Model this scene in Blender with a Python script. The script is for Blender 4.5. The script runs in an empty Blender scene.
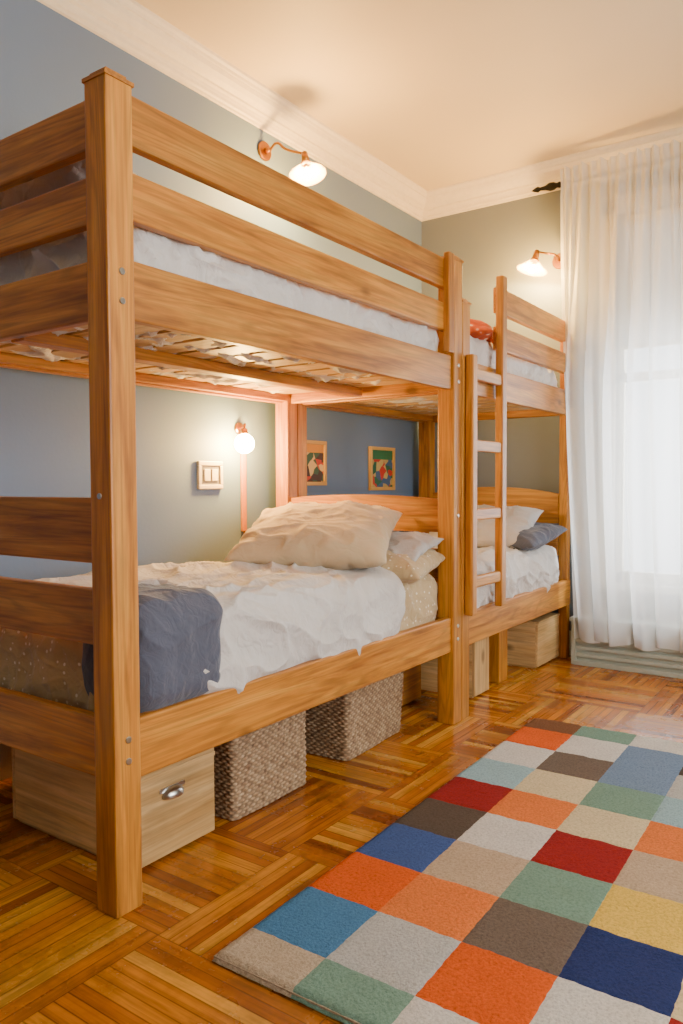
import bpy, bmesh, math, random
from mathutils import Vector, Matrix, noise
random.seed(4)
# ------------------------------------------------------------------ layout
XW=-2.73; YB=4.92; ZC=3.20; XR=1.9; YF=-1.9
A=-1.586; W=0.086
Y0=1.243; Y1=3.165
XBK=-2.655
scene=bpy.context.scene
# ------------------------------------------------------------------ node helpers
class NT:
    def __init__(s,name,rough=.6,**kw):
        s.m=bpy.data.materials.new(name); s.m.use_nodes=True
        s.t=s.m.node_tree; s.N=s.t.nodes; s.L=s.t.links
        s.b=s.N['Principled BSDF']; s.b.inputs['Roughness'].default_value=rough
        for k,v in kw.items(): s.b.inputs[k.replace('_',' ')].default_value=v
    def n(s,typ,ins=None,**props):
        x=s.N.new(typ)
        for k,v in props.items(): setattr(x,k,v)
        if ins:
            for k,v in ins.items(): s.put(x.inputs[k],v)
        return x
    def put(s,sock,v):
        if isinstance(v,bpy.types.NodeSocket): s.L.new(v,sock)
        elif hasattr(v,'outputs'): s.L.new(v.outputs[0],sock)
        else: sock.default_value=v
    def math(s,op,a,b=0.0,c=0.0):
        x=s.N.new('ShaderNodeMath'); x.operation=op
        s.put(x.inputs[0],a); s.put(x.inputs[1],b); s.put(x.inputs[2],c)
        return x.outputs[0]
    def mix(s,f,a,b,mode='MIX'):
        x=s.N.new('ShaderNodeMix'); x.data_type='RGBA'; x.blend_type=mode
        s.put(x.inputs[0],f); s.put(x.inputs[6],a); s.put(x.inputs[7],b)
        return x.outputs[2]
    def ramp(s,f,stops):
        x=s.N.new('ShaderNodeValToRGB'); e=x.color_ramp.elements
        while len(e)<len(stops): e.new(.5)
        for i,(p,c) in enumerate(stops):
            e[i].position=p; e[i].color=(c[0],c[1],c[2],1) if not isinstance(c,(int,float)) else (c,c,c,1)
        s.put(x.inputs[0],f); return x.outputs[0]
    def coord(s,scale=(1,1,1),rand=False):
        tc=s.n('ShaderNodeTexCoord'); v=tc.outputs['Object']
        if rand:
            oi=s.n('ShaderNodeObjectInfo')
            sc=s.n('ShaderNodeVectorMath',operation='SCALE'); s.L.new(oi.outputs['Location'],sc.inputs[0]); sc.inputs['Scale'].default_value=3.7
            ad=s.n('ShaderNodeVectorMath',operation='ADD'); s.L.new(v,ad.inputs[0]); s.L.new(sc.outputs[0],ad.inputs[1]); v=ad.outputs[0]
        mp=s.n('ShaderNodeMapping'); s.L.new(v,mp.inputs[0]); mp.inputs['Scale'].default_value=scale
        return mp.outputs[0]
    def noise(s,vec,scale=5,detail=3,rough=.5,dist=0):
        x=s.n('ShaderNodeTexNoise'); s.L.new(vec,x.inputs['Vector']); x.inputs['Scale'].default_value=scale
        x.inputs['Detail'].default_value=detail; x.inputs['Roughness'].default_value=rough; x.inputs['Distortion'].default_value=dist
        return x.outputs[0]
    def bump(s,h,strength=.3,dist=.01):
        x=s.n('ShaderNodeBump'); s.put(x.inputs['Height'],h); x.inputs['Strength'].default_value=strength; x.inputs['Distance'].default_value=dist
        s.L.new(x.outputs[0],s.b.inputs['Normal'])
    def base(s,c): s.put(s.b.inputs['Base Color'],c if not isinstance(c,tuple) else (*c,1)); return s

def C(r,g,b):
    f=lambda x:((x/255+.055)/1.055)**2.4 if x/255>.04045 else x/255/12.92
    return (f(r),f(g),f(b))
def c4(c): return (c[0],c[1],c[2],1)

def wood(name,axis,dark,mid,light,rough=.46,knots=True,ring=.17):
    t=NT(name,rough); sc=[7,7,7]; sc[axis]=.5
    v=t.coord(tuple(sc),True)
    g=t.noise(v,1.3,2,.45,.6)
    g2=t.noise(v,3.0,4,.6,.8)
    col=t.ramp(g2,[(.30,dark),(.5,mid),(.72,light)])
    rings=t.math('ADD',t.math('MULTIPLY',t.math('SINE',t.math('MULTIPLY',g,80.0)),.5),.5)
    rings=t.ramp(rings,[(.0,1-ring*1.25),(.5,1.0)])
    col=t.mix(1.0,col,rings,'MULTIPLY')
    sc2=[80,80,80]; sc2[axis]=2.2
    v2=t.coord(tuple(sc2),True); f=t.noise(v2,1.5,3,.6)
    fine=t.ramp(f,[(.32,.62),(.60,1.0)])
    col=t.mix(.65,col,fine,'MULTIPLY')
    sc3=[14,14,14]; sc3[axis]=5
    wear=t.noise(t.coord(tuple(sc3),True),.5,4,.65); col=t.mix(.4,col,t.ramp(wear,[(.36,.6),(.5,1.0)]),'MULTIPLY')
    oi=t.n('ShaderNodeObjectInfo'); 
    vr=t.ramp(oi.outputs['Random'],[(0,.86),(1,1.10)])
    col=t.mix(1.0,col,vr,'MULTIPLY')
    if knots:
        sk=[5.5,5.5,5.5]; sk[axis]=3.0
        vk=t.coord(tuple(sk),True)
        vo=t.n('ShaderNodeTexVoronoi'); t.L.new(vk,vo.inputs['Vector']); vo.inputs['Scale'].default_value=.8
        k=t.ramp(vo.outputs['Distance'],[(.05,1.0),(.12,0.0)])
        col=t.mix(t.math('MULTIPLY',k,.8),col,c4(tuple(x*.3 for x in dark)))
    t.base(col); t.bump(f,.08,.002); t.b.inputs['Coat Weight'].default_value=.08; t.b.inputs['Coat Roughness'].default_value=.3
    return t.m
D_,M_,L_=(.32,.098,.006),(.55,.205,.017),(.69,.31,.040)
WOOD=[wood('pine_wood_'+'xyz'[i],i,D_,M_,L_) for i in range(3)]
D2,M2,L2=(.50,.28,.09),(.66,.41,.16),(.76,.50,.22)
PALE=[wood('pale_pine_'+'xyz'[i],i,D2,M2,L2,.5,True,.08) for i in range(3)]

def fabric(name,col,bumps=.25,scale=260,rough=.9,var=.06,dots=None,crease=9):
    t=NT(name,rough); v=t.coord()
    n=t.noise(v,4,3); lo=tuple(x*(1-var*2) for x in col); c=t.ramp(n,[(.35,lo),(.65,col)])
    if dots:
        vo=t.n('ShaderNodeTexVoronoi'); t.L.new(v,vo.inputs['Vector']); vo.inputs['Scale'].default_value=dots[1]; vo.inputs['Randomness'].default_value=.55
        k=t.ramp(vo.outputs['Distance'],[(.14,1.0),(.20,0.0)])
        c=t.mix(k,c,c4(dots[0]))
    t.base(c)
    w=t.noise(v,scale,1)
    w2=t.noise(v,crease,2,.4,1.0)
    w2=t.math('ABSOLUTE',t.math('SUBTRACT',w2,.5))
    w3=t.noise(v,crease*2.3,2,.45,1.4); w3=t.math('ABSOLUTE',t.math('SUBTRACT',w3,.5))
    h=t.math('ADD',t.math('MULTIPLY',w,.03),t.math('ADD',w2,t.math('MULTIPLY',w3,.4)))
    t.bump(h,bumps,.06)
    t.b.inputs['Sheen Weight'].default_value=.2
    return t.m
def plain(name,col,rough=.5,metal=0,**kw):
    t=NT(name,rough); v=t.coord(); n=t.noise(v,30,2)
    t.base(t.ramp(n,[(.3,tuple(x*.93 for x in col)),(.7,col)])); t.b.inputs['Metallic'].default_value=metal
    for k,x in kw.items(): t.b.inputs[k.replace('_',' ')].default_value=x
    return t.m
def emit(name,col,s):
    m=bpy.data.materials.new(name); m.use_nodes=True; t=m.node_tree; t.nodes.clear()
    e=t.nodes.new('ShaderNodeEmission'); e.inputs[0].default_value=c4(col); e.inputs[1].default_value=s
    o=t.nodes.new('ShaderNodeOutputMaterial'); t.links.new(e.outputs[0],o.inputs[0]); return m
def wallmat(name,col):
    t=NT(name,.6); v=t.coord(); n=t.noise(v,1.2,3); t.base(t.ramp(n,[(.35,tuple(x*.95 for x in col)),(.65,col)]))
    t.bump(t.noise(v,60,3),.06,.01); return t.m
M_WALL=wallmat('blue_grey_paint',C(104,124,150))
M_WALLB=wallmat('green_grey_paint',C(110,118,126))
M_CEIL=wallmat('ceiling_paint',C(226,208,172))
M_TRIM=plain('cream_trim_paint',C(230,218,192),.45)
M_GTRIM=plain('pale_heater_enamel',C(176,182,168),.5)
M_BRASS=plain('brass',C(176,120,50),.3,1)
M_CHROME=plain('brushed_steel',C(200,198,192),.28,1)
M_BLACK=plain('black_iron',C(22,20,18),.45,.6)
M_WHITE=fabric('white_cotton',C(208,202,196),.52,crease=7)
M_CREAM=fabric('cream_dotted_cotton',C(190,164,122),.34,dots=(C(232,220,194),34))
M_CREAM2=fabric('cream_linen',C(198,174,138),.32,crease=5)
M_BLUE=fabric('slate_blue_blanket',C(80,84,100),.3)
M_GREYW=fabric('soft_grey_cotton',C(186,180,176),.34)
M_MATT=fabric('mattress_ticking',C(200,180,146),.2)

# ------------------------------------------------------------------ geometry helpers
def link(o,parent=None):
    scene.collection.objects.link(o)
    if parent: o.parent=parent
    return o
def empty(name):
    o=bpy.data.objects.new(name,None); o.empty_display_size=.1; return link(o)
def from_bm(name,bm,mat,parent=None,loc=(0,0,0),smooth=False):
    me=bpy.data.meshes.new(name); bm.to_mesh(me); bm.free()
    for m in (mat if isinstance(mat,(list,tuple)) else [mat]): me.materials.append(m)
    if smooth:
        for p in me.polygons: p.use_smooth=True
    o=bpy.data.objects.new(name,me); o.location=loc; return link(o,parent)
def box(name,x0,x1,y0,y1,z0,z1,mat=None,parent=None,bev=.004,seg=2):
    dx,dy,dz=x1-x0,y1-y0,z1-z0
    if isinstance(mat,list) and len(mat)==3:
        d=[dx,dy,dz]; mat=mat[d.index(max(d))]
    bm=bmesh.new(); bmesh.ops.create_cube(bm,size=1); bmesh.ops.scale(bm,vec=(dx,dy,dz),verts=bm.verts)
    if bev: bmesh.ops.bevel(bm,geom=bm.edges[:],offset=min(bev,.45*min(dx,dy,dz)),segments=seg,affect='EDGES',profile=.5)
    return from_bm(name,bm,mat,parent,((x0+x1)/2,(y0+y1)/2,(z0+z1)/2))
def cyl(name,p0,p1,r,mat,parent=None,seg=20,r2=None):
    p0,p1=Vector(p0),Vector(p1); d=p1-p0
    bm=bmesh.new(); bmesh.ops.create_cone(bm,cap_ends=True,segments=seg,radius1=r,radius2=r if r2 is None else r2,depth=d.length)
    e=[x for x in bm.edges if abs(x.verts[0].co.z-x.verts[1].co.z)<1e-6]
    bmesh.ops.bevel(bm,geom=e,offset=min(r*.2,d.length*.2),segments=2,affect='EDGES')
    q=d.to_track_quat('Z','Y'); bmesh.ops.rotate(bm,matrix=q.to_matrix(),verts=bm.verts,cent=(0,0,0))
    o=from_bm(name,bm,mat,parent,(p0+p1)/2)
    for p in o.data.polygons: p.use_smooth=len(p.vertices)==4
    return o
def tube(name,pts,r,mat,parent=None):
    cu=bpy.data.curves.new(name,'CURVE'); cu.dimensions='3D'; sp=cu.splines.new('BEZIER'); sp.bezier_points.add(len(pts)-1)
    for b,p in zip(sp.bezier_points,pts): b.co=p; b.handle_left_type=b.handle_right_type='AUTO'
    cu.bevel_depth=r; cu.bevel_resolution=4; cu.resolution_u=12; cu.use_fill_caps=True; cu.materials.append(mat)
    tmp=bpy.data.objects.new(name,cu); link(tmp)
    dg=bpy.context.evaluated_depsgraph_get(); me=bpy.data.meshes.new_from_object(tmp.evaluated_get(dg)); bpy.data.objects.remove(tmp)
    for p in me.polygons: p.use_smooth=True
    o=bpy.data.objects.new(name,me); return link(o,parent)
def lathe(name,prof,mat,loc,direction=(0,0,1),parent=None,seg=40):
    bm=bmesh.new(); rings=[]
    for r,z in prof: rings.append([bm.verts.new((max(r,1e-5)*math.cos(2*math.pi*i/seg),max(r,1e-5)*math.sin(2*math.pi*i/seg),z)) for i in range(seg)])
    for a,b in zip(rings,rings[1:]):
        for i in range(seg): bm.faces.new((a[i],a[(i+1)%seg],b[(i+1)%seg],b[i]))
    q=Vector(direction).to_track_quat('Z','Y'); bmesh.ops.rotate(bm,matrix=q.to_matrix(),verts=bm.verts,cent=(0,0,0))
    bmesh.ops.recalc_face_normals(bm,faces=bm.faces)
    return from_bm(name,bm,mat,parent,loc,True)
def sphere(name,loc,r,mat,parent=None,scale=(1,1,1)):
    bm=bmesh.new(); bmesh.ops.create_uvsphere(bm,u_segments=28,v_segments=18,radius=r); bmesh.ops.scale(bm,vec=scale,verts=bm.verts)
    return from_bm(name,bm,mat,parent,loc,True)
def wr(p,f,seed,stretch=(1,1,1)):
    q=Vector((p.x*f*stretch[0]+seed,p.y*f*stretch[1]+seed*1.7,p.z*f*stretch[2]-seed))
    return noise.noise(q)
def ridge(p,f,seed,stretch=(1,1,1)):
    w=Vector((noise.noise(p*2.5+Vector((seed,0,0))),noise.noise(p*2.5+Vector((0,seed,5))),0))*.14
    return 1-2.4*abs(wr(p+w,f,seed,stretch))
def softbox(name,x0,x1,y0,y1,z0,z1,r,mat,parent=None,amp=.01,f=4,seed=0,cuts=70,ridge_amp=0,stretch=(1,1,1),hem=None,fine=.4):
    h=Vector(((x1-x0)/2,(y1-y0)/2,(z1-z0)/2)); c=Vector(((x0+x1)/2,(y0+y1)/2,(z0+z1)/2))
    bm=bmesh.new(); bmesh.ops.create_cube(bm,size=2); bmesh.ops.subdivide_edges(bm,edges=bm.edges[:],cuts=cuts,use_grid_fill=True)
    r=min(r,min(h)*.98); inn=h-Vector((r,r,r))
    for v in bm.verts:
        q=Vector((v.co.x*h.x,v.co.y*h.y,v.co.z*h.z)); k=Vector([max(-inn[i],min(inn[i],q[i])) for i in range(3)])
        d=q-k
        if d.length>1e-7: q=k+d.normalized()*r; n=d.normalized()
        else: n=Vector((0,0,1))
        w=q+c
        a=amp*wr(w,f,seed)
        if ridge_amp:
            a+=ridge_amp*max(0,ridge(w,f*1.2,seed+3,stretch))**2+ridge_amp*fine*max(0,ridge(w,f*2.6,seed+7,stretch))**2
        q+=n*a
        if hem and v.co.z<0.0: q+=n*hem*(-v.co.z)*math.sin((w.y+w.x)*18+4*noise.noise(w*3))
        v.co=q
    return from_bm(name,bm,mat,parent,c,True)
def pillow(name,loc,rot,sx,sy,th,mat,parent=None,seed=0,n=56,wrk=.012):
    bm=bmesh.new(); V={}
    for s in (1,-1):
        for i in range(n+1):
            for j in range(n+1):
                edge=i in(0,n) or j in(0,n)
                if s==-1 and edge: V[s,i,j]=V[1,i,j]; continue
                a=2*i/n-1; b=2*j/n-1
                x=sx/2*a*(1-.07*(1-b*b)); y=sy/2*b*(1-.07*(1-a*a))
                t=(max(0,(1-abs(a)**2.6))*max(0,(1-abs(b)**2.6)))**.5
                p=Vector((x,y,0)); z=s*th/2*t
                m=min(1,t*2.2)
                z+=m*(wrk*wr(p,6,seed+s)+wrk*1.5*max(0,ridge(p,6,seed+2*s,(1,1.6,1)))**3*(1.3-t))
                x+=.006*wr(p,9,seed+5); 
                V[s,i,j]=bm.verts.new((x,y,z+.004*wr(p,20,seed)))
    for s in (1,-1):
        for i in range(n):
            for j in range(n):
                q=[V[s,i,j],V[s,i+1,j],V[s,i+1,j+1],V[s,i,j+1]]
                bm.faces.new(q if s==1 else q[::-1])
    bmesh.ops.recalc_face_normals(bm,faces=bm.faces)
    o=from_bm(name,bm,mat,parent,loc,True); o.rotation_euler=[math.radians(a) for a in rot]
    return o
def joined(name,boxes,mat,bev=0):
    bm=bmesh.new()
    for (x0,x1,y0,y1,z0,z1) in boxes:
        r=bmesh.ops.create_cube(bm,size=1); vs=r['verts']
        bmesh.ops.scale(bm,vec=(x1-x0,y1-y0,z1-z0),verts=vs); bmesh.ops.translate(bm,vec=((x0+x1)/2,(y0+y1)/2,(z0+z1)/2),verts=vs)
    return from_bm(name,bm,mat)
# ------------------------------------------------------------------ room shell
T=.15
def floor_mat():
    t=NT('parquet_oak',.2)
    tc=t.n('ShaderNodeTexCoord'); sp=t.n('ShaderNodeSeparateXYZ'); t.L.new(tc.outputs['Object'],sp.inputs[0])
    x=t.math('ADD',sp.outputs[0],20.17); y=t.math('ADD',sp.outputs[1],20.06)
    B=.52; w=B/14
    cx=t.math('FLOOR',t.math('DIVIDE',x,B)); cy=t.math('FLOOR',t.math('DIVIDE',y,B))
    m=t.math('MODULO',t.math('ADD',cx,cy),2.0)
    im=t.math('SUBTRACT',1.0,m)
    a=t.math('ADD',t.math('MULTIPLY',x,m),t.math('MULTIPLY',y,im))
    l=t.math('ADD',t.math('MULTIPLY',y,m),t.math('MULTIPLY',x,im))
    aw=t.math('DIVIDE',a,w); idx=t.math('FLOOR',aw); lb=t.math('FLOOR',t.math('DIVIDE',l,B))
    cb=t.n('ShaderNodeCombineXYZ'); t.put(cb.inputs[0],idx); t.put(cb.inputs[1],lb); t.put(cb.inputs[2],m)
    wn=t.n('ShaderNodeTexWhiteNoise'); t.L.new(cb.outputs[0],wn.inputs['Vector'])
    base=t.ramp(wn.outputs['Value'],[(0,(.26,.060,.004)),(.15,(.42,.115,.007)),(.5,(.58,.185,.012)),(.8,(.66,.25,.020)),(1,(.76,.36,.050))])
    g=t.n('ShaderNodeCombineXYZ'); t.put(g.inputs[0],t.math('MULTIPLY',a,70.0)); t.put(g.inputs[1],t.math('MULTIPLY',l,2.5)); t.put(g.inputs[2],t.math('MULTIPLY',wn.outputs['Value'],40.0))
    gr=t.noise(g.outputs[0],1.0,4,.6,.6)
    col=t.mix(.8,base,t.ramp(gr,[(.3,.42),(.60,1.0)]),'MULTIPLY')
    wear=t.noise(tc.outputs['Object'],3.4,5,.7); col=t.mix(.7,col,t.ramp(wear,[(.38,.50),(.56,1.0)]),'MULTIPLY')
    fr=t.math('FRACT',aw); e1=t.math('MINIMUM',fr,t.math('SUBTRACT',1.0,fr))
    fl=t.math('FRACT',t.math('DIVIDE',l,B)); e2=t.math('MULTIPLY',t.math('MINIMUM',fl,t.math('SUBTRACT',1.0,fl)),14.0)
    e=t.math('MINIMUM',e1,e2); gap=t.ramp(e,[(.01,1.0),(.07,0.0)])
    col=t.mix(t.math('MULTIPLY',gap,.7),col,c4(C(60,24,6)))
    t.base(col); t.bump(t.math('SUBTRACT',t.math('MULTIPLY',gr,.2),gap),.14,.002)
    rr=t.ramp(wear,[(.35,.34),(.65,.16)]); t.put(t.b.inputs['Roughness'],rr)
    return t.m
fl=joined('floor',[(XW-T,XR+T,YF-T,YB+T,-.1,0)],floor_mat())
joined('ceiling',[(XW-T,XR+T,YF-T,YB+T,ZC,ZC+.1)],M_CEIL)
joined('wall_left',[(XW-T,XW,YF-T,YB+T,0,ZC)],M_WALL)
wx0,wx1,wz0,wz1=-1.34,-.30,.50,2.80
joined('wall_back',[(XW,wx0,YB,YB+T,0,ZC),(wx1,XR,YB,YB+T,0,ZC),(wx0,wx1,YB,YB+T,0,wz0),(wx0,wx1,YB,YB+T,wz1,ZC)],M_WALLB)
ry0,ry1,rz0,rz1=.3,2.7,.6,2.8
joined('wall_right',[(XR,XR+T,YF,ry0,0,ZC),(XR,XR+T,ry1,YB,0,ZC),(XR,XR+T,ry0,ry1,0,rz0),(XR,XR+T,ry0,ry1,rz1,ZC)],M_WALLB)
joined('wall_front',[(XW,XR,YF-T,YF,0,ZC)],M_WALLB)
def window(name,ax,fix,a0,a1,z0,z1,inward):
    e=empty(name); f=.07
    def bx(n,p0,p1,q0,q1,d0,d1,mat=M_TRIM):
        if ax=='x': box(n,p0,p1,fix+d0,fix+d1,q0,q1,mat,e,.004)
        else: box(n,fix+d0,fix+d1,p0,p1,q0,q1,mat,e,.004)
    s=inward
    dd=sorted([-s*.03,-s*.075])
    cs=sorted([s*.001,s*.022])
    bx('casing_left',a0-.1,a0,z0-.02,z1+.1,*cs); bx('casing_right',a1,a1+.1,z0-.02,z1+.1,*cs); bx('casing_head',a0-.1,a1+.1,z1,z1+.11,*cs)
    si=sorted([s*.05,-s*.0]); bx('sill',a0-.12,a1+.12,z0-.045,z0,*si)
    bx('jamb_left',a0,a0+f*.6,z0,z1,*dd); bx('jamb_right',a1-f*.6,a1,z0,z1,*dd); bx('rail_top',a0,a1,z1-f,z1,*dd); bx('rail_bottom',a0,a1,z0,z0+f,*dd)
    zm=z0+(z1-z0)*.56; bx('meeting_rail',a0,a1,zm-.03,zm+.03,*dd)
    bx('muntin',(a0+a1)/2-.014,(a0+a1)/2+.014,z0,z1,*dd)
    return e
wn1=window('window_1','x',YB,wx0,wx1,wz0,wz1,-1)
window('window_2','y',XR,ry0,ry1,rz0,rz1,-1)
def crown(name,axis,a0,a1,fix):
    prof=[(0,0),(.15,0),(.15,.018),(.135,.03),(.128,.045),(.118,.048),(.108,.075),(.085,.098),(.06,.112),(.052,.118),(.052,.132),(.035,.14),(.028,.16),(.028,.178),(.016,.186),(.016,.2),(0,.205)]
    bm=bmesh.new(); ra=[];rb=[]
    for o,d in prof:
        o*=.66; z=ZC-d*.82
        if axis=='y': ra.append(bm.verts.new((fix+o,a0,z))); rb.append(bm.verts.new((fix+o,a1,z)))
        else: ra.append(bm.verts.new((a0,fix-o,z))); rb.append(bm.verts.new((a1,fix-o,z)))
    for i in range(len(prof)-1): bm.faces.new((ra[i],ra[i+1],rb[i+1],rb[i]))
    bm.faces.new(ra); bm.faces.new(rb[::-1]); bmesh.ops.recalc_face_normals(bm,faces=bm.faces)
    return from_bm(name,bm,M_TRIM)
crown('trim_1','y',YF,YB,XW); crown('trim_2','x',XW,XR,YB)
def skirting(name,b): joined(name,b,M_TRIM)
skirting('baseboard_left',[(XW,XW+.018,YF,YB,0,.16),(XW,XW+.026,YF,YB,.15,.17)])
skirting('baseboard_back',[(XW+.03,-1.58,YB-.018,YB,0,.16),(.2,XR,YB-.018,YB,0,.16)])
hc=empty('baseboard_heater')
box('cover',-1.52,.15,4.69,4.90,.02,.27,M_GTRIM,hc,.008); box('top_lip',-1.54,.17,4.66,4.90,.27,.295,M_GTRIM,hc,.006)
box('plinth',-1.52,.15,4.665,4.90,0,.03,M_GTRIM,hc,.004)
for i in range(3): box('louvre_%d'%i,-1.50,.13,4.668,4.695,.052+i*.046,.076+i*.046,M_GTRIM,hc,.004)
box('end_cap',-1.53,-1.50,4.668,4.90,.0,.285,M_GTRIM,hc,.004)

# ------------------------------------------------------------------ bunk beds
G=[(2.011,2.142),(1.82,1.943)]; S=(1.56,1.716); LR=(.343,.506)
FB=[(.92,1.095),(.70,.85)]
def arched(name,x0,x1,y0,y1,z0,z1,rise,par):
    bm=bmesh.new(); n=24; c=[]
    cx,cy,cz=(x0+x1)/2,(y0+y1)/2,(z0+z1)/2
    for i in range(n+1):
        u=i/n; x=x0+(x1-x0)*u-cx; k=rise*(1-(2*u-1)**2)
        c.append([bm.verts.new((x,y0-cy,z0-cz)),bm.verts.new((x,y1-cy,z0-cz)),bm.verts.new((x,y1-cy,z1-cz+k)),bm.verts.new((x,y0-cy,z1-cz+k))])
    for a,b in zip(c,c[1:]):
        for i in range(4): bm.faces.new((a[i],b[i],b[(i+1)%4],a[(i+1)%4]))
    bm.faces.new(c[0]); bm.faces.new(c[-1][::-1]); bmesh.ops.recalc_face_normals(bm,faces=bm.faces)
    return from_bm(name,bm,WOOD[0],par,(cx,cy,cz))
def post(name,x,y,h,par,w=W,cap=True):
    box(name,x-w/2,x+w/2,y-w/2,y+w/2,0,h-.02 if cap else h,WOOD,par,.006)
    if cap:
        bm=bmesh.new(); r=bmesh.ops.create_cube(bm,size=1); bmesh.ops.scale(bm,vec=(w+.006,w+.006,.024),verts=bm.verts)
        bmesh.ops.bevel(bm,geom=[e for e in bm.edges if all(v.co.z>0 for v in e.verts)],offset=.014,segments=2,affect='EDGES')
        from_bm(name+'_cap',bm,WOOD[0],par,(x,y,h-.012))
def bolts(par,x,y,zs):
    for i,z in enumerate(zs):
        cyl('bolt',(x-.002,y,z),(x+.004,y,z),.009,M_CHROME,par,16)
xf=A-W/2; xb=XBK+W/2
bed=empty('bunk_bed')
ya=Y0+W/2; yb=Y1+W/2
post('post_front_near',xf,ya,2.178,bed); post('post_front_far',xf,yb,2.178,bed)
post('post_back_near',xb,ya,2.178,bed); post('post_back_far',xb,yb,2.05,bed)
t=.036; rx1=A-.012
yi0=Y0+W; yi1=Y1
for i,(z0,z1) in enumerate(G):
    box('guard_rail_%d'%i,rx1-t,rx1,yi0,yi1-.02,z0,z1,WOOD,bed,.006)
    box('end_guard_near_%d'%i,XBK+W,A-W,ya-t/2,ya+t/2,z0-.01,z1-.01,WOOD,bed,.006)
box('end_guard_far',XBK+W,A-W,yb-t/2,yb+t/2,1.82,1.94,WOOD,bed,.006)
box('guard_cleat',rx1-.001,rx1+.03,yi1-.085,yi1-.03,1.72,2.165,WOOD,bed,.005)
box('upper_side_rail_front',rx1-t,rx1,yi0,yi1,*S,WOOD,bed,.006)
box('upper_side_rail_back',XBK+.02,XBK+.02+t,yi0,yi1,*S,WOOD,bed,.006)
box('lower_side_rail_front',rx1-t,rx1,yi0,yi1,*LR,WOOD,bed,.006)
box('lower_side_rail_back',XBK+.02,XBK+.02+t,yi0,yi1,*LR,WOOD,bed,.006)
for nm,y in (('near',ya),('far',yb)):
    box('upper_end_rail_'+nm,XBK+W,A-W,y-t/2,y+t/2,*S,WOOD,bed,.006)
    box('lower_end_rail_'+nm,XBK+W,A-W,y-t/2,y+t/2,*LR,WOOD,bed,.006)
for i,(z0,z1) in enumerate(FB):
    box('footboard_%d'%i,XBK+W,A-W,ya-t/2,ya+t/2,z0,z1,WOOD,bed,.006)
arched('headboard',XBK+W,A-W,yb-t/2,yb+t/2,.9,1.055,.02,bed)
box('headboard_lower',XBK+W,A-W,yb-t/2,yb+t/2,.66,.82,WOOD,bed,.006)
def deck(par,y0,y1,z,tag,n):
    box('ledger_front_'+tag,rx1-t-.035,rx1-t,y0,y1,z-.035,z,WOOD,par,.003)
    box('ledger_back_'+tag,XBK+.02+t,XBK+.02+t+.035,y0,y1,z-.035,z,WOOD,par,.003)
    p=(y1-y0)/n
    for i in range(n):
        c=y0+(i+.5)*p; box('slat_%s_%d'%(tag,i),XBK+.06,rx1-t-.003,c-.062,c+.062,z,z+.018,PALE,par,.003)
deck(bed,yi0,yi1,1.605,'upper',12); deck(bed,yi0,yi1,.40,'lower',11)
box('centre_beam',-2.16,-2.09,yi0,yi1,1.562,1.604,WOOD,bed,.004)
bolts(bed,A,ya,[1.675,1.60,.462,.405]); bolts(bed,A,yb,[1.675,1.60,.462,.40,.98])
for z in (1.10,):
    cyl('bolt_left',(A-.045,Y0-.004,z),(A-.045,Y0+.002,z),.008,M_CHROME,bed)
bed2=empty('bunk_bed')
YS=3.255; YE=4.86
post('post_front_near',xf,YS+.042,2.0,bed2,.083); post('post_back_near',xb,YS+.042,2.0,bed2,.083)
post('post_front_far',A-.045,YE-.03,2.17,bed2,.058); post('post_back_far',xb,YE-.075,2.0,bed2,.088)
yj0=YS+.085; yj1=YE
for i,(z0,z1) in enumerate(G):
    box('guard_rail_%d'%i,rx1-t,rx1,3.70,yj1,z0,z1,WOOD,bed2,.006)
for nm,(z0,z1) in (('upper',S),('lower',LR)):
    box(nm+'_side_rail_front',rx1-t,rx1,yj0,yj1,z0,z1,WOOD,bed2,.006)
    box(nm+'_side_rail_back',XBK+.02,XBK+.02+t,yj0,yj1-.13,z0,z1,WOOD,bed2,.006)
    box(nm+'_end_rail_far',XBK+W,A-.075,YE-.07,YE-.035,z0,z1,WOOD,bed2,.006)
    box(nm+'_end_rail_near',XBK+W,A-W,YS+.03,YS+.065,z0,z1,WOOD,bed2,.006)
arched('headboard',XBK+W,A-.075,YE-.07,YE-.035,.87,1.06,.045,bed2)
box('headboard_lower',XBK+W,A-.075,YE-.07,YE-.035,.66,.80,WOOD,bed2,.006)
deck(bed2,yj0,YE-.07,1.605,'upper',9); deck(bed2,yj0,YE-.07,.40,'lower',9)
lad=empty('bunk_ladder')
lx0=A+.001; lx1=A+.043
box('stile_short',lx0,lx1,3.275,3.33,.50,1.735,WOOD,lad,.008); box('stile_long',lx0,lx1,3.620,3.680,.50,2.175,WOOD,lad,.008)
for i,z in enumerate((1.65,1.31,.98,.655)):
    box('rung_%d'%i,lx0+.004,lx1-.006,3.325,3.625,z-.028,z+.028,WOOD,lad,.01,3)

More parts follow.
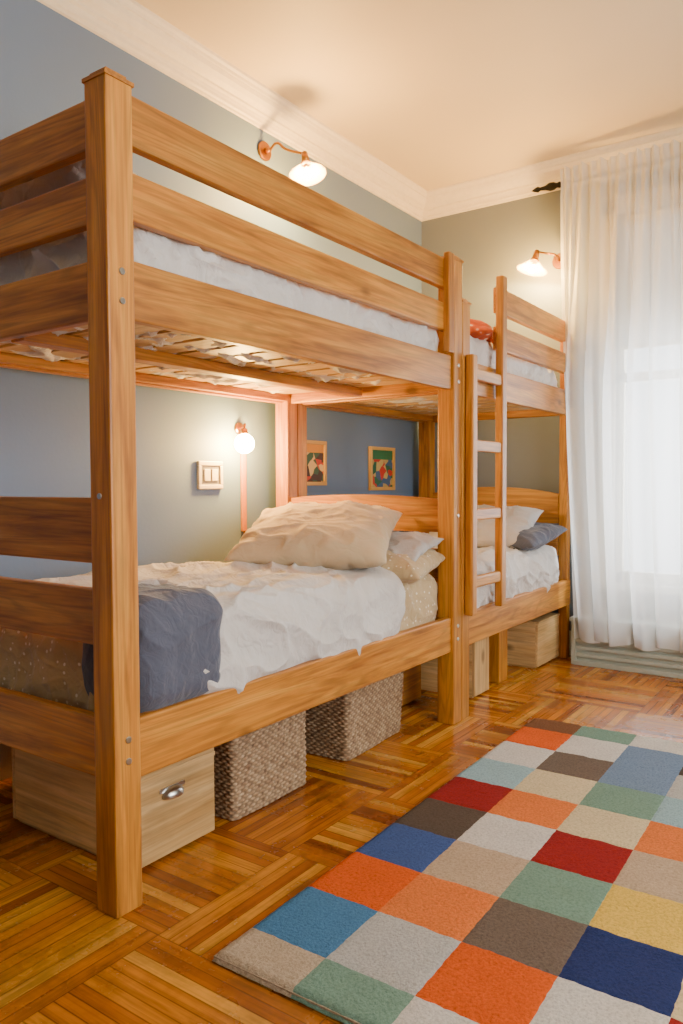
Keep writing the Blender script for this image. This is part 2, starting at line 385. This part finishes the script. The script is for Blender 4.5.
# ------------------------------------------------------------------ bedding
mx0,mx1=XBK+.06,rx1-t-.008
b=empty('lower_bedding')
softbox('mattress',mx0+.04,mx1-.04,1.38,3.12,.42,.64,.05,M_MATT,b,.004,3,1,30)
softbox('fitted_sheet',mx0+.005,mx1-.002,1.345,3.14,.43,.714,.08,M_CREAM,b,.010,5,2,120,.015)
softbox('duvet',mx0+.03,mx1+.024,1.50,2.80,.44,.762,.10,M_WHITE,b,.020,2.8,5,170,.024,(1.5,.8,1),.004,.7)
softbox('slate_blanket',-1.88,mx1+.052,1.335,1.69,.485,.818,.085,M_BLUE,b,.006,4,3,80,.010)
pillow('pillow_large',(-2.06,2.76,.895),(17,0,24),.70,.62,.21,M_CREAM2,b,3,64,.016)
pillow('pillow_dotted',(-1.84,2.95,.755),(8,0,10),.50,.42,.15,M_CREAM,b,7)
pillow('pillow_back',(-1.93,3.03,.83),(16,0,0),.60,.30,.10,M_GREYW,b,9)
b=empty('upper_bedding')
softbox('mattress',mx0+.02,mx1-.02,1.36,3.12,1.625,1.80,.05,M_MATT,b,.004,3,1,30)
softbox('duvet',mx0,mx1-.008,1.34,3.14,1.63,1.875,.095,M_WHITE,b,.018,4,12,140,.026,(1,1,1),.002,.6)
pillow('pillow_near',(-2.15,1.60,2.01),(-24,4,-6),.76,.48,.21,M_GREYW,b,13)
softbox('slate_blanket',-2.5,-1.75,2.90,3.11,1.87,1.945,.03,M_BLUE,b,.01,6,3,40,.01)
b=empty('lower_bedding')
softbox('mattress',mx0+.03,mx1-.03,3.38,4.76,.42,.64,.05,M_MATT,b,.004,3,4,30)
softbox('duvet',mx0,mx1+.012,3.36,4.74,.44,.725,.08,M_WHITE,b,.016,4,15,110,.024,(1.4,.8,1),.004,.6)
pillow('pillow_white',(-2.0,4.40,.86),(26,0,6),.66,.45,.17,M_GREYW,b,17)
pillow('pillow_slate',(-1.80,4.45,.80),(10,0,-6),.46,.46,.14,M_BLUE,b,19)
t_=NT('orange_patterned_cotton',.9); v=t_.coord(); vo=t_.n('ShaderNodeTexVoronoi'); t_.L.new(v,vo.inputs['Vector']); vo.inputs['Scale'].default_value=24
t_.base(t_.ramp(vo.outputs['Distance'],[(.2,C(224,200,170)),(.32,C(200,86,30)),(.6,C(170,66,24))])); M_PAT=t_.m
b=empty('upper_bedding')
softbox('mattress',mx0+.02,mx1-.02,3.38,4.76,1.625,1.80,.05,M_MATT,b,.004,3,6,30)
softbox('duvet',mx0,mx1-.004,3.36,4.76,1.63,1.872,.09,M_WHITE,b,.014,4,22,100,.022)
pillow('pillow_patterned',(-1.88,3.67,1.93),(4,6,20),.52,.44,.14,M_PAT,b,23)

# ------------------------------------------------------------------ storage under beds
def crate(name,x0,x1,y0,y1,h,pull=True,mats=PALE):
    e=empty(name); th=.018
    box('front',x1-th,x1,y0,y1,0.012,h,mats,e,.004); box('back',x0,x0+th,y0,y1,.012,h,mats,e,.003)
    box('side_near',x0+th,x1-th,y0,y0+th,.012,h,mats,e,.003); box('side_far',x0+th,x1-th,y1-th,y1,.012,h,mats,e,.003)
    box('bottom',x0+th,x1-th,y0+th,y1-th,.012,.03,mats,e,0)
    box('runner_near',x0+.02,x1-.02,y0+.01,y0+.04,0,.014,mats,e,.002); box('runner_far',x0+.02,x1-.02,y1-.04,y1-.01,0,.014,mats,e,.002)
    box('lid',x0,x1+.004,y0,y1,h,h+.014,mats,e,.003)
    if pull:
        yc=(y0+y1)/2-.02; zc=h*.60
        box('seam',x1-.002,x1+.003,y0,y1,h*.80,h*.80+.012,mats,e,.001)
        bm=bmesh.new(); bmesh.ops.create_uvsphere(bm,u_segments=28,v_segments=16,radius=1)
        bmesh.ops.bisect_plane(bm,geom=bm.verts[:]+bm.edges[:]+bm.faces[:],plane_co=(0,0,-.25),plane_no=(0,0,-1),clear_outer=True)
        bmesh.ops.bisect_plane(bm,geom=bm.verts[:]+bm.edges[:]+bm.faces[:],plane_co=(0,0,0),plane_no=(-1,0,0),clear_outer=True)
        bmesh.ops.scale(bm,vec=(.026,.042,.024),verts=bm.verts)
        o=from_bm('cup_pull',bm,M_CHROME,e,(x1+.001,yc,zc),True); md=o.modifiers.new('s','SOLIDIFY'); md.thickness=.002
        box('pull_plate',x1,x1+.003,yc-.05,yc+.05,zc+.012,zc+.026,M_CHROME,e,.001)
    return e
crate('wooden_storage_drawer',-2.35,-1.725,1.42,1.742,.325)
def wick():
    t=NT('woven_seagrass',.85); v=t.coord(); n=t.noise(v,45,3); c=t.ramp(n,[(.3,C(136,106,78)),(.5,C(166,136,102)),(.72,C(196,168,132))])
    at=t.n('ShaderNodeAttribute',attribute_name='weave_shade'); k=t.ramp(at.outputs['Fac'],[(.1,.52),(.6,1.0)])  # shade between the strands put into the colour: recesses multiplied darker
    t.base(t.mix(1.0,c,k,'MULTIPLY')); t.bump(t.noise(v,260,2),.3,.003); return t.m
M_WICK=wick()
def rrect(hx,hy,r,n):
    segs=[]; L1=2*(hy-r); L2=2*(hx-r); q=math.pi*r/2; tot=2*L1+2*L2+4*q; out=[]
    for i in range(n):
        s=(i/n)*tot
        for (kind,L,data) in (('l',L1,((hx,-hy+r),(0,1),(1,0))),('a',q,((hx-r,hy-r),0)),('l',L2,((hx-r,hy),(-1,0),(0,1))),('a',q,((-hx+r,hy-r),90)),
                              ('l',L1,((-hx,hy-r),(0,-1),(-1,0))),('a',q,((-hx+r,-hy+r),180)),('l',L2,((-hx+r,-hy),(1,0),(0,-1))),('a',q,((hx-r,-hy+r),270))):
            if s<=L+1e-9:
                if kind=='l':
                    p,d,nn=data; out.append((Vector((p[0]+d[0]*s,p[1]+d[1]*s,0)),Vector((nn[0],nn[1],0))))
                else:
                    c,a0=data; a=math.radians(a0)+s/r; nn=Vector((math.cos(a),math.sin(a),0)); out.append((Vector((c[0],c[1],0))+nn*r,nn))
                break
            s-=L
        else: out.append((Vector((hx,-hy+r,0)),Vector((1,0,0))))
    return out
def basket(name,cx,cy,sx,sy,h,flare=.03,rotz=0):
    e=empty(name); bm=bmesh.new(); nst=int(2*(sx+sy)/.017); nst+=nst%2; P=nst*4; rows=int(h/.0105); R=rows*4
    base=rrect(sx/2,sy/2,.022,P); rings=[]; wl=[]
    for k in range(R+1):
        z=h*k/R; row=k//4; fl=1+flare*2*(z/h); ring=[]
        bul=math.sin(math.pi*((k%4)+.5)/4)
        for i,(p,n) in enumerate(base):
            over=math.sin(2*math.pi*(i+.5)/8+(math.pi if row%2 else 0))
            o=.0030*over*bul+.0025*bul+.012*noise.noise(Vector((p.x*4,p.y*4,z*4)))
            ring.append(bm.verts.new((p.x*fl+n.x*o,p.y*fl+n.y*o,z))); wl.append(max(0,min(1,bul*(.62+.5*over))))
        rings.append(ring)
    for k in (R,0):
        z=h if k==R else .01; fl=1+flare*2*(z/h)
        rings.append([bm.verts.new((p.x*fl-n.x*.016,p.y*fl-n.y*.016,z)) for p,n in base]); wl+= [.5]*P
    for a_,b_ in zip(rings,rings[1:]):
        for i in range(P): bm.faces.new((a_[i],a_[(i+1)%P],b_[(i+1)%P],b_[i]))
    bm.faces.new(rings[-1]); bm.faces.new(rings[0][::-1])
    bmesh.ops.recalc_face_normals(bm,faces=bm.faces)
    o=from_bm('woven_body',bm,M_WICK,e,(0,0,0),True)
    at=o.data.attributes.new('weave_shade','FLOAT','POINT'); at.data.foreach_set('value',wl)
    fl=1+flare*2; bm=bmesh.new(); seg=200; pr=[]
    for i,(p,n) in enumerate(rrect(sx/2,sy/2,.022,seg)):
        r=.011+.002*math.sin(i*1.3)
        pr.append([bm.verts.new(Vector((p.x*fl,p.y*fl,h))+n*r*math.cos(q*math.pi/4)+Vector((0,0,r*math.sin(q*math.pi/4)))) for q in range(8)])
    for i in range(seg):
        a_,b_=pr[i],pr[(i+1)%seg]
        for q in range(8): bm.faces.new((a_[q],b_[q],b_[(q+1)%8],a_[(q+1)%8]))
    bmesh.ops.recalc_face_normals(bm,faces=bm.faces)
    o=from_bm('rim',bm,M_WICK,e,(0,0,0),True)
    at=o.data.attributes.new('weave_shade','FLOAT','POINT'); at.data.foreach_set('value',[.8]*len(o.data.vertices))
    e.location=(cx,cy,0.002); e.rotation_euler=(0,0,math.radians(rotz)); return e
basket('wicker_basket',-1.95,2.035,.44,.40,.345,.012)
basket('wicker_basket',-1.97,2.72,.46,.46,.325,.045,3)
crate('wooden_storage_drawer',-2.30,-1.92,3.17,3.46,.27,False,WOOD)
crate('wooden_storage_drawer',-2.1,-1.69,3.62,3.80,.31,False)
crate('wooden_storage_drawer',-1.98,-1.65,4.42,4.80,.275,False)
e=empty('bed_support_leg'); box('leg',-1.81,-1.71,3.98,4.10,0,.342,WOOD,e,.005)

# ------------------------------------------------------------------ rug
rc={'g':C(188,168,142),'b':C(76,124,164),'o':C(220,92,22),'B':C(68,90,144),'d':C(90,76,64),'r':C(148,34,30),'l':C(152,182,188),'w':C(212,206,196),'O':C(226,122,58),'n':C(124,82,52),
    's':C(120,152,134),'G':C(186,184,178),'e':C(190,166,138),'c':C(214,196,156),'y':C(230,190,84),'N':C(42,54,102),'a':C(116,138,166),'t':C(112,98,86)}
def rugmat(k,c):
    t=NT('wool_'+k,1.0); v=t.coord(); n=t.noise(v,120,4,.75); m=t.noise(v,12,2)
    col=t.ramp(n,[(.3,tuple(x*.66 for x in c)),(.52,c),(.75,tuple(min(1,x*1.2) for x in c))]); col=t.mix(.25,col,t.ramp(m,[(.3,.75),(.7,1.0)]),'MULTIPLY')
    t.base(col); t.bump(n,.9,.009); t.b.inputs['Specular IOR Level'].default_value=.15; return t.m
keys=list(rc); mats=[rugmat('tile_%d'%i,rc[k]) for i,k in enumerate(keys)]
rows=["gsweoB","bGowrd","oOtNcs","Besyab","dwreGo","rOcOns","lcslaw","wtaGer","owadsc","nswGao"]
P=.236; hs=[.134]+[P]*8+[.165]; RL=sum(hs); RW=6*P
bm=bmesh.new()
r=bmesh.ops.create_cube(bm,size=1); bmesh.ops.scale(bm,vec=(RW-.008,RL-.008,.014),verts=r['verts']); bmesh.ops.translate(bm,vec=(RW/2,RL/2,.008),verts=r['verts'])
y=0
for j,hh in enumerate(hs):
    for i in range(6):
        n=20; x0=i*P; k=keys.index(rows[j][i])
        g=[[None]*(n+1) for _ in range(n+1)]
        for a in range(n+1):
            for c_ in range(n+1):
                u=a/n; v=c_/n; X=x0+u*P; Y=y+v*hh
                eo=min(X,RW-X,Y,RL-Y); ei=min(min(u,1-u)*P,min(v,1-v)*hh)
                z=.022+.002*min(1,ei/.012)+.0018*noise.noise(Vector((X,Y,0))*55)+.0015*noise.noise(Vector((X,Y,3))*14)-.018*max(0,1-eo/.018)**2
                wob=.0025; inn=0 if eo<1e-5 else 1
                wx=wob*inn*noise.noise(Vector((X*45,Y*45,8))); wy=wob*inn*noise.noise(Vector((X*45,Y*45,19)))
                g[a][c_]=bm.verts.new((X+wx,Y+wy,z))
        for a in range(n):
            for c_ in range(n):
                f=bm.faces.new((g[a][c_],g[a+1][c_],g[a+1][c_+1],g[a][c_+1])); f.material_index=k; f.smooth=True
    y+=hh
rug=from_bm('checkered_rug',bm,mats,None,(-1.262,1.258,0)); rug.rotation_euler=(0,0,math.radians(1.1))

# ------------------------------------------------------------------ curtain
def cloth_mat(name,col,transl,transp):
    t=NT(name,.9); v=t.coord(); n=t.noise(v,300,2)
    t.base(col); t.bump(n,.1,.002)
    tr=t.n('ShaderNodeBsdfTranslucent'); tr.inputs[0].default_value=(.88,.90,.91,1)
    tp=t.n('ShaderNodeBsdfTransparent')
    m1=t.n('ShaderNodeMixShader'); m1.inputs[0].default_value=transl; t.L.new(t.b.outputs[0],m1.inputs[1]); t.L.new(tr.outputs[0],m1.inputs[2])
    m2=t.n('ShaderNodeMixShader'); m2.inputs[0].default_value=transp; t.L.new(m1.outputs[0],m2.inputs[1]); t.L.new(tp.outputs[0],m2.inputs[2])
    t.L.new(m2.outputs[0],t.N['Material Output'].inputs[0]); return t.m
def curtain():
    m=cloth_mat('sheer_white_linen',(.72,.71,.68),.30,.20)
    e=empty('window_curtain')
    bm=bmesh.new(); nx=1000; nz=130; z0,z1=.165,3.075; x0,x1=-1.63,-.25; R=[]
    for k in range(nz+1):
        v_=k/nz; z=z1-(z1-z0)*v_; row=[]
        for i in range(nx+1):
            u=i/nx; L=(x1-x0)
            ph=2*math.pi*(u*L/.052)+1.2*noise.noise(Vector((u*5,v_*.5,.3)))*2
            ph2=2*math.pi*(u*L/.13)+3.6*noise.noise(Vector((u*6,v_*1.0,7)))
            am=.8+.7*noise.noise(Vector((u*8,v_*1.2,11)))
            head=math.exp(-((v_-.035)/.016)**2)            # gathering tape pinches the pleats
            a=(.019-.008*min(1,v_*2.2))*(1-.5*head); a2=.074*min(1,v_*2.4+.08)*am
            yv=4.70+a*math.sin(ph)+a2*math.sin(ph2)+.03*min(1,v_*3)*noise.noise(Vector((u*9,v_*2.2,2)))-.055*min(1,v_*1.3)+.012*head
            x=x0+L*u+.034*math.sin(ph2*1.0+1.2)*min(1,v_*2)+(.10*max(0,v_-.45)**1.2)*(1-u)*2
            zz=z+(.008*math.sin(ph*.5) if k<2 else 0)+(0.012*math.sin(ph2*.7) if k==nz else 0)
            row.append(bm.verts.new((x,yv,zz)))
        R.append(row)
    for a_,b_ in zip(R,R[1:]):
        for i in range(nx): bm.faces.new((a_[i],b_[i],b_[i+1],a_[i+1]))
    from_bm('cloth',bm,m,e,(0,0,0),True)
curtain()
e=empty('roller_blind')
box('blind_cloth',wx0+.01,wx1-.01,YB+.012,YB+.015,1.98,wz1-.04,cloth_mat('blind_cloth',(.72,.70,.66),.2,.0),e,0)
cyl('roller',(wx0+.01,YB+.02,wz1-.03),(wx1-.01,YB+.02,wz1-.03),.018,M_TRIM,e); box('bottom_bar',wx0+.01,wx1-.01,YB+.006,YB+.02,1.96,1.985,M_TRIM,e,.003)
e=empty('curtain_rod'); cyl('rod',(-1.66,4.80,3.02),(.1,4.80,3.02),.012,M_BLACK,e)
lathe('finial',[(0,0),(.012,.0),(.02,.012),(.014,.03),(.024,.05),(.026,.075),(.014,.105),(.010,.14),(.018,.155),(.010,.18),(0,.20)],M_BLACK,(-1.655,4.80,3.02),(-1,0,0),e)
tube('bracket',[(-1.66,4.80,3.015),(-1.66,4.85,3.005),(-1.66,4.915,3.02)],.008,M_BLACK,e)

# ------------------------------------------------------------------ wall lamps
M_BULB=emit('warm_bulb',(1.0,.60,.17),8500)
M_BULB2=emit('warm_bulb_low',(1.0,.57,.14),800)
def shade_mat():
    t=NT('frosted_glass_shade',.25); t.base(C(236,200,140))
    tr=t.n('ShaderNodeBsdfTranslucent'); tr.inputs[0].default_value=(.9,.62,.26,1)
    tp=t.n('ShaderNodeBsdfTransparent'); tp.inputs[0].default_value=(1,.93,.8,1)
    m1=t.n('ShaderNodeMixShader'); m1.inputs[0].default_value=.05; t.L.new(t.b.outputs[0],m1.inputs[1]); t.L.new(tr.outputs[0],m1.inputs[2])
    m2=t.n('ShaderNodeMixShader'); m2.inputs[0].default_value=.80; t.L.new(m1.outputs[0],m2.inputs[1]); t.L.new(tp.outputs[0],m2.inputs[2])
    t.L.new(m2.outputs[0],t.N['Material Output'].inputs[0]); return t.m
M_SHADE=shade_mat()
def wall_lamp(wallpt,nrm,headpt,aim,sc=1,cord=None):
    e=empty('wall_lamp'); w=Vector(wallpt); n=Vector(nrm); h=Vector(headpt); a=Vector(aim).normalized()
    cyl('backplate',w+n*.001,w+n*.02,.05*sc,M_BRASS,e,32); cyl('boss',w+n*.02,w+n*.05,.014,M_BRASS,e)
    tube('arm',[w+n*.05,w+n*.10+Vector((0,0,.02)),(w+h)/2+Vector((0,0,.05)),h-a*.06],.007,M_BRASS,e)
    cyl('socket',h-a*.070,h-a*.01,.016*sc,M_BRASS,e,24,.022*sc)
    cyl('shade_fitter',h-a*.012,h+a*.004,.026,M_BRASS,e,28)
    lathe('shade',[(.026,-.004),(.036,.006),(.050,.022),(.070,.042),(.092,.056),(.098,.060),(.095,.063),(.088,.058),(.066,.044),(.046,.025),(.030,.006)],M_SHADE,h,a,e)
    sphere('bulb',h+a*.060,.018,M_BULB,e)
    cyl('bulb_neck',h+a*.0,h+a*.045,.010,M_TRIM,e)
    if cord: tube('cord',cord,.003,M_BRASS,e)
wall_lamp((XW,3.17,2.92),(1,0,0),(-2.47,3.21,2.805),(.25,-.1,-1))
wall_lamp((-1.70,YB,2.57),(0,-1,0),(-1.80,4.72,2.545),(-.2,-.2,-1),cord=[(-1.68,4.905,2.55),(-1.67,4.91,2.4),(-1.68,4.905,2.2)])
e=empty('wall_lamp')
lx,ly,lz=-2.62,2.88,1.335
cyl('backplate',(XW+.001,2.95,1.42),(XW+.02,2.95,1.42),.03,M_BRASS,e,28)
tube('arm',[(XW+.02,2.95,1.42),(XW+.06,2.93,1.43),(lx,2.885,1.425),(lx,2.88,1.39)],.006,M_BRASS,e)
cyl('socket',(lx,ly,1.41),(lx,ly,1.372),.018,M_BRASS,e)
sphere('globe_bulb',(lx,ly,lz),.050,M_BULB2,e)
M_YW=plain('amber_wood',C(196,118,22),.4)
box('cord_cover',XW+.001,XW+.016,2.965,3.0,.88,1.33,M_YW,e,.005)
tube('cord',[(XW+.010,2.985,.89),(XW+.012,2.98,.80),(XW+.012,2.985,.70)],.005,M_BRASS,e)
e=empty('light_switch_plate')
M_PL=plain('ivory_plastic',C(214,194,156),.4)
box('frame_top',XW+.001,XW+.02,2.65,2.82,1.222,1.245,M_PL,e,.004); box('frame_bottom',XW+.001,XW+.02,2.65,2.82,1.105,1.128,M_PL,e,.004)
box('frame_a',XW+.001,XW+.02,2.65,2.67,1.128,1.222,M_PL,e,.004); box('frame_b',XW+.001,XW+.02,2.80,2.82,1.128,1.222,M_PL,e,.004)
box('inset',XW+.001,XW+.012,2.67,2.80,1.128,1.222,plain('grey_plastic',C(120,112,98),.4),e,.0)
box('rocker_1',XW+.01,XW+.018,2.69,2.732,1.145,1.205,M_PL,e,.003); box('rocker_2',XW+.01,XW+.018,2.742,2.784,1.145,1.205,M_PL,e,.003)
def print_mat(name,bg,cols,text):
    t=NT(name,.5); v=t.coord((1,12,16)); vo=t.n('ShaderNodeTexVoronoi'); t.L.new(v,vo.inputs['Vector']); vo.inputs['Scale'].default_value=1.5
    sp=t.n('ShaderNodeSeparateColor'); t.L.new(vo.outputs['Color'],sp.inputs[0])
    r=t.ramp(sp.outputs[0],[(0,bg),(.35,cols[0]),(.6,cols[1]),(.8,cols[2])])
    for n in t.N:
        if n.type=='VALTORGB': n.color_ramp.interpolation='CONSTANT'
    tc=t.n('ShaderNodeTexCoord'); s=t.n('ShaderNodeSeparateXYZ'); t.L.new(tc.outputs['Object'],s.inputs[0])
    band=t.math('GREATER_THAN',s.outputs[2],.062)
    t.base(t.mix(band,r,c4(text))); return t.m
GOLD=plain('gilt_frame',C(206,160,84),.4)
def frame(y0,y1,z0,z1,m):
    e=empty('framed_picture'); f=.022
    box('frame_top',XW+.002,XW+.024,y0,y1,z1-f,z1,GOLD,e,.003); box('frame_bottom',XW+.002,XW+.024,y0,y1,z0,z0+f,GOLD,e,.003)
    box('frame_a',XW+.002,XW+.024,y0,y0+f,z0+f,z1-f,GOLD,e,.003); box('frame_b',XW+.002,XW+.024,y1-f,y1,z0+f,z1-f,GOLD,e,.003)
    box('print',XW+.003,XW+.012,y0+f,y1-f,z0+f,z1-f,m,e,0)
frame(3.43,3.71,1.12,1.385,print_mat('print_a',C(60,90,60),(C(196,60,24),C(220,180,110),C(70,44,30)),C(226,150,40)))
frame(4.20,4.51,1.085,1.375,print_mat('print_b',C(190,160,90),(C(40,96,60),C(190,44,24),C(60,90,120)),C(50,110,60)))

# ------------------------------------------------------------------ lights
w=bpy.data.worlds.new('World'); scene.world=w; w.use_nodes=True
w.node_tree.nodes['Background'].inputs[0].default_value=(.86,.93,1,1); w.node_tree.nodes['Background'].inputs[1].default_value=7.0
def area(name,loc,rot,sx,sy,p,col):
    l=bpy.data.lights.new(name,'AREA'); l.shape='RECTANGLE'; l.size=sx; l.size_y=sy; l.energy=p; l.color=col
    o=bpy.data.objects.new(name,l); o.location=loc; o.rotation_euler=[math.radians(a) for a in rot]; link(o)
area('skylight_side_window',(XR+.3,1.5,1.75),(0,90,0),2.2,2.3,90,(1,.93,.82))
area('skylight_back_window',(-.82,YB+.35,1.7),(-90,0,0),1.0,2.2,150,(.92,.96,1))
e=empty('added_fill_lamp'); cyl('canopy',(-.2,-.4,ZC-.03),(-.2,-.4,ZC-.001),.07,M_BRASS,e,32)  # unseen hanging globe behind the camera, added as warm fill light
cyl('stem',(-.2,-.4,ZC-.16),(-.2,-.4,ZC-.03),.01,M_BRASS,e)
sphere('globe',(-.2,-.4,ZC-.26),.12,emit('fill_globe_glow',(1,.74,.40),28),e)

# ------------------------------------------------------------------ camera
cam=bpy.data.cameras.new('camera'); cam.sensor_fit='VERTICAL'; cam.sensor_height=36; cam.lens=759.3/1024*36; cam.clip_start=.02
co=bpy.data.objects.new('camera',cam); link(co); co.location=(0,0,1.13)
co.rotation_euler=(Matrix.Rotation(math.radians(35.04),3,'Z')@Matrix.Rotation(math.radians(90-2.134),3,'X')@Matrix.Rotation(math.radians(-0.2),3,'Z')).to_euler()
scene.camera=co
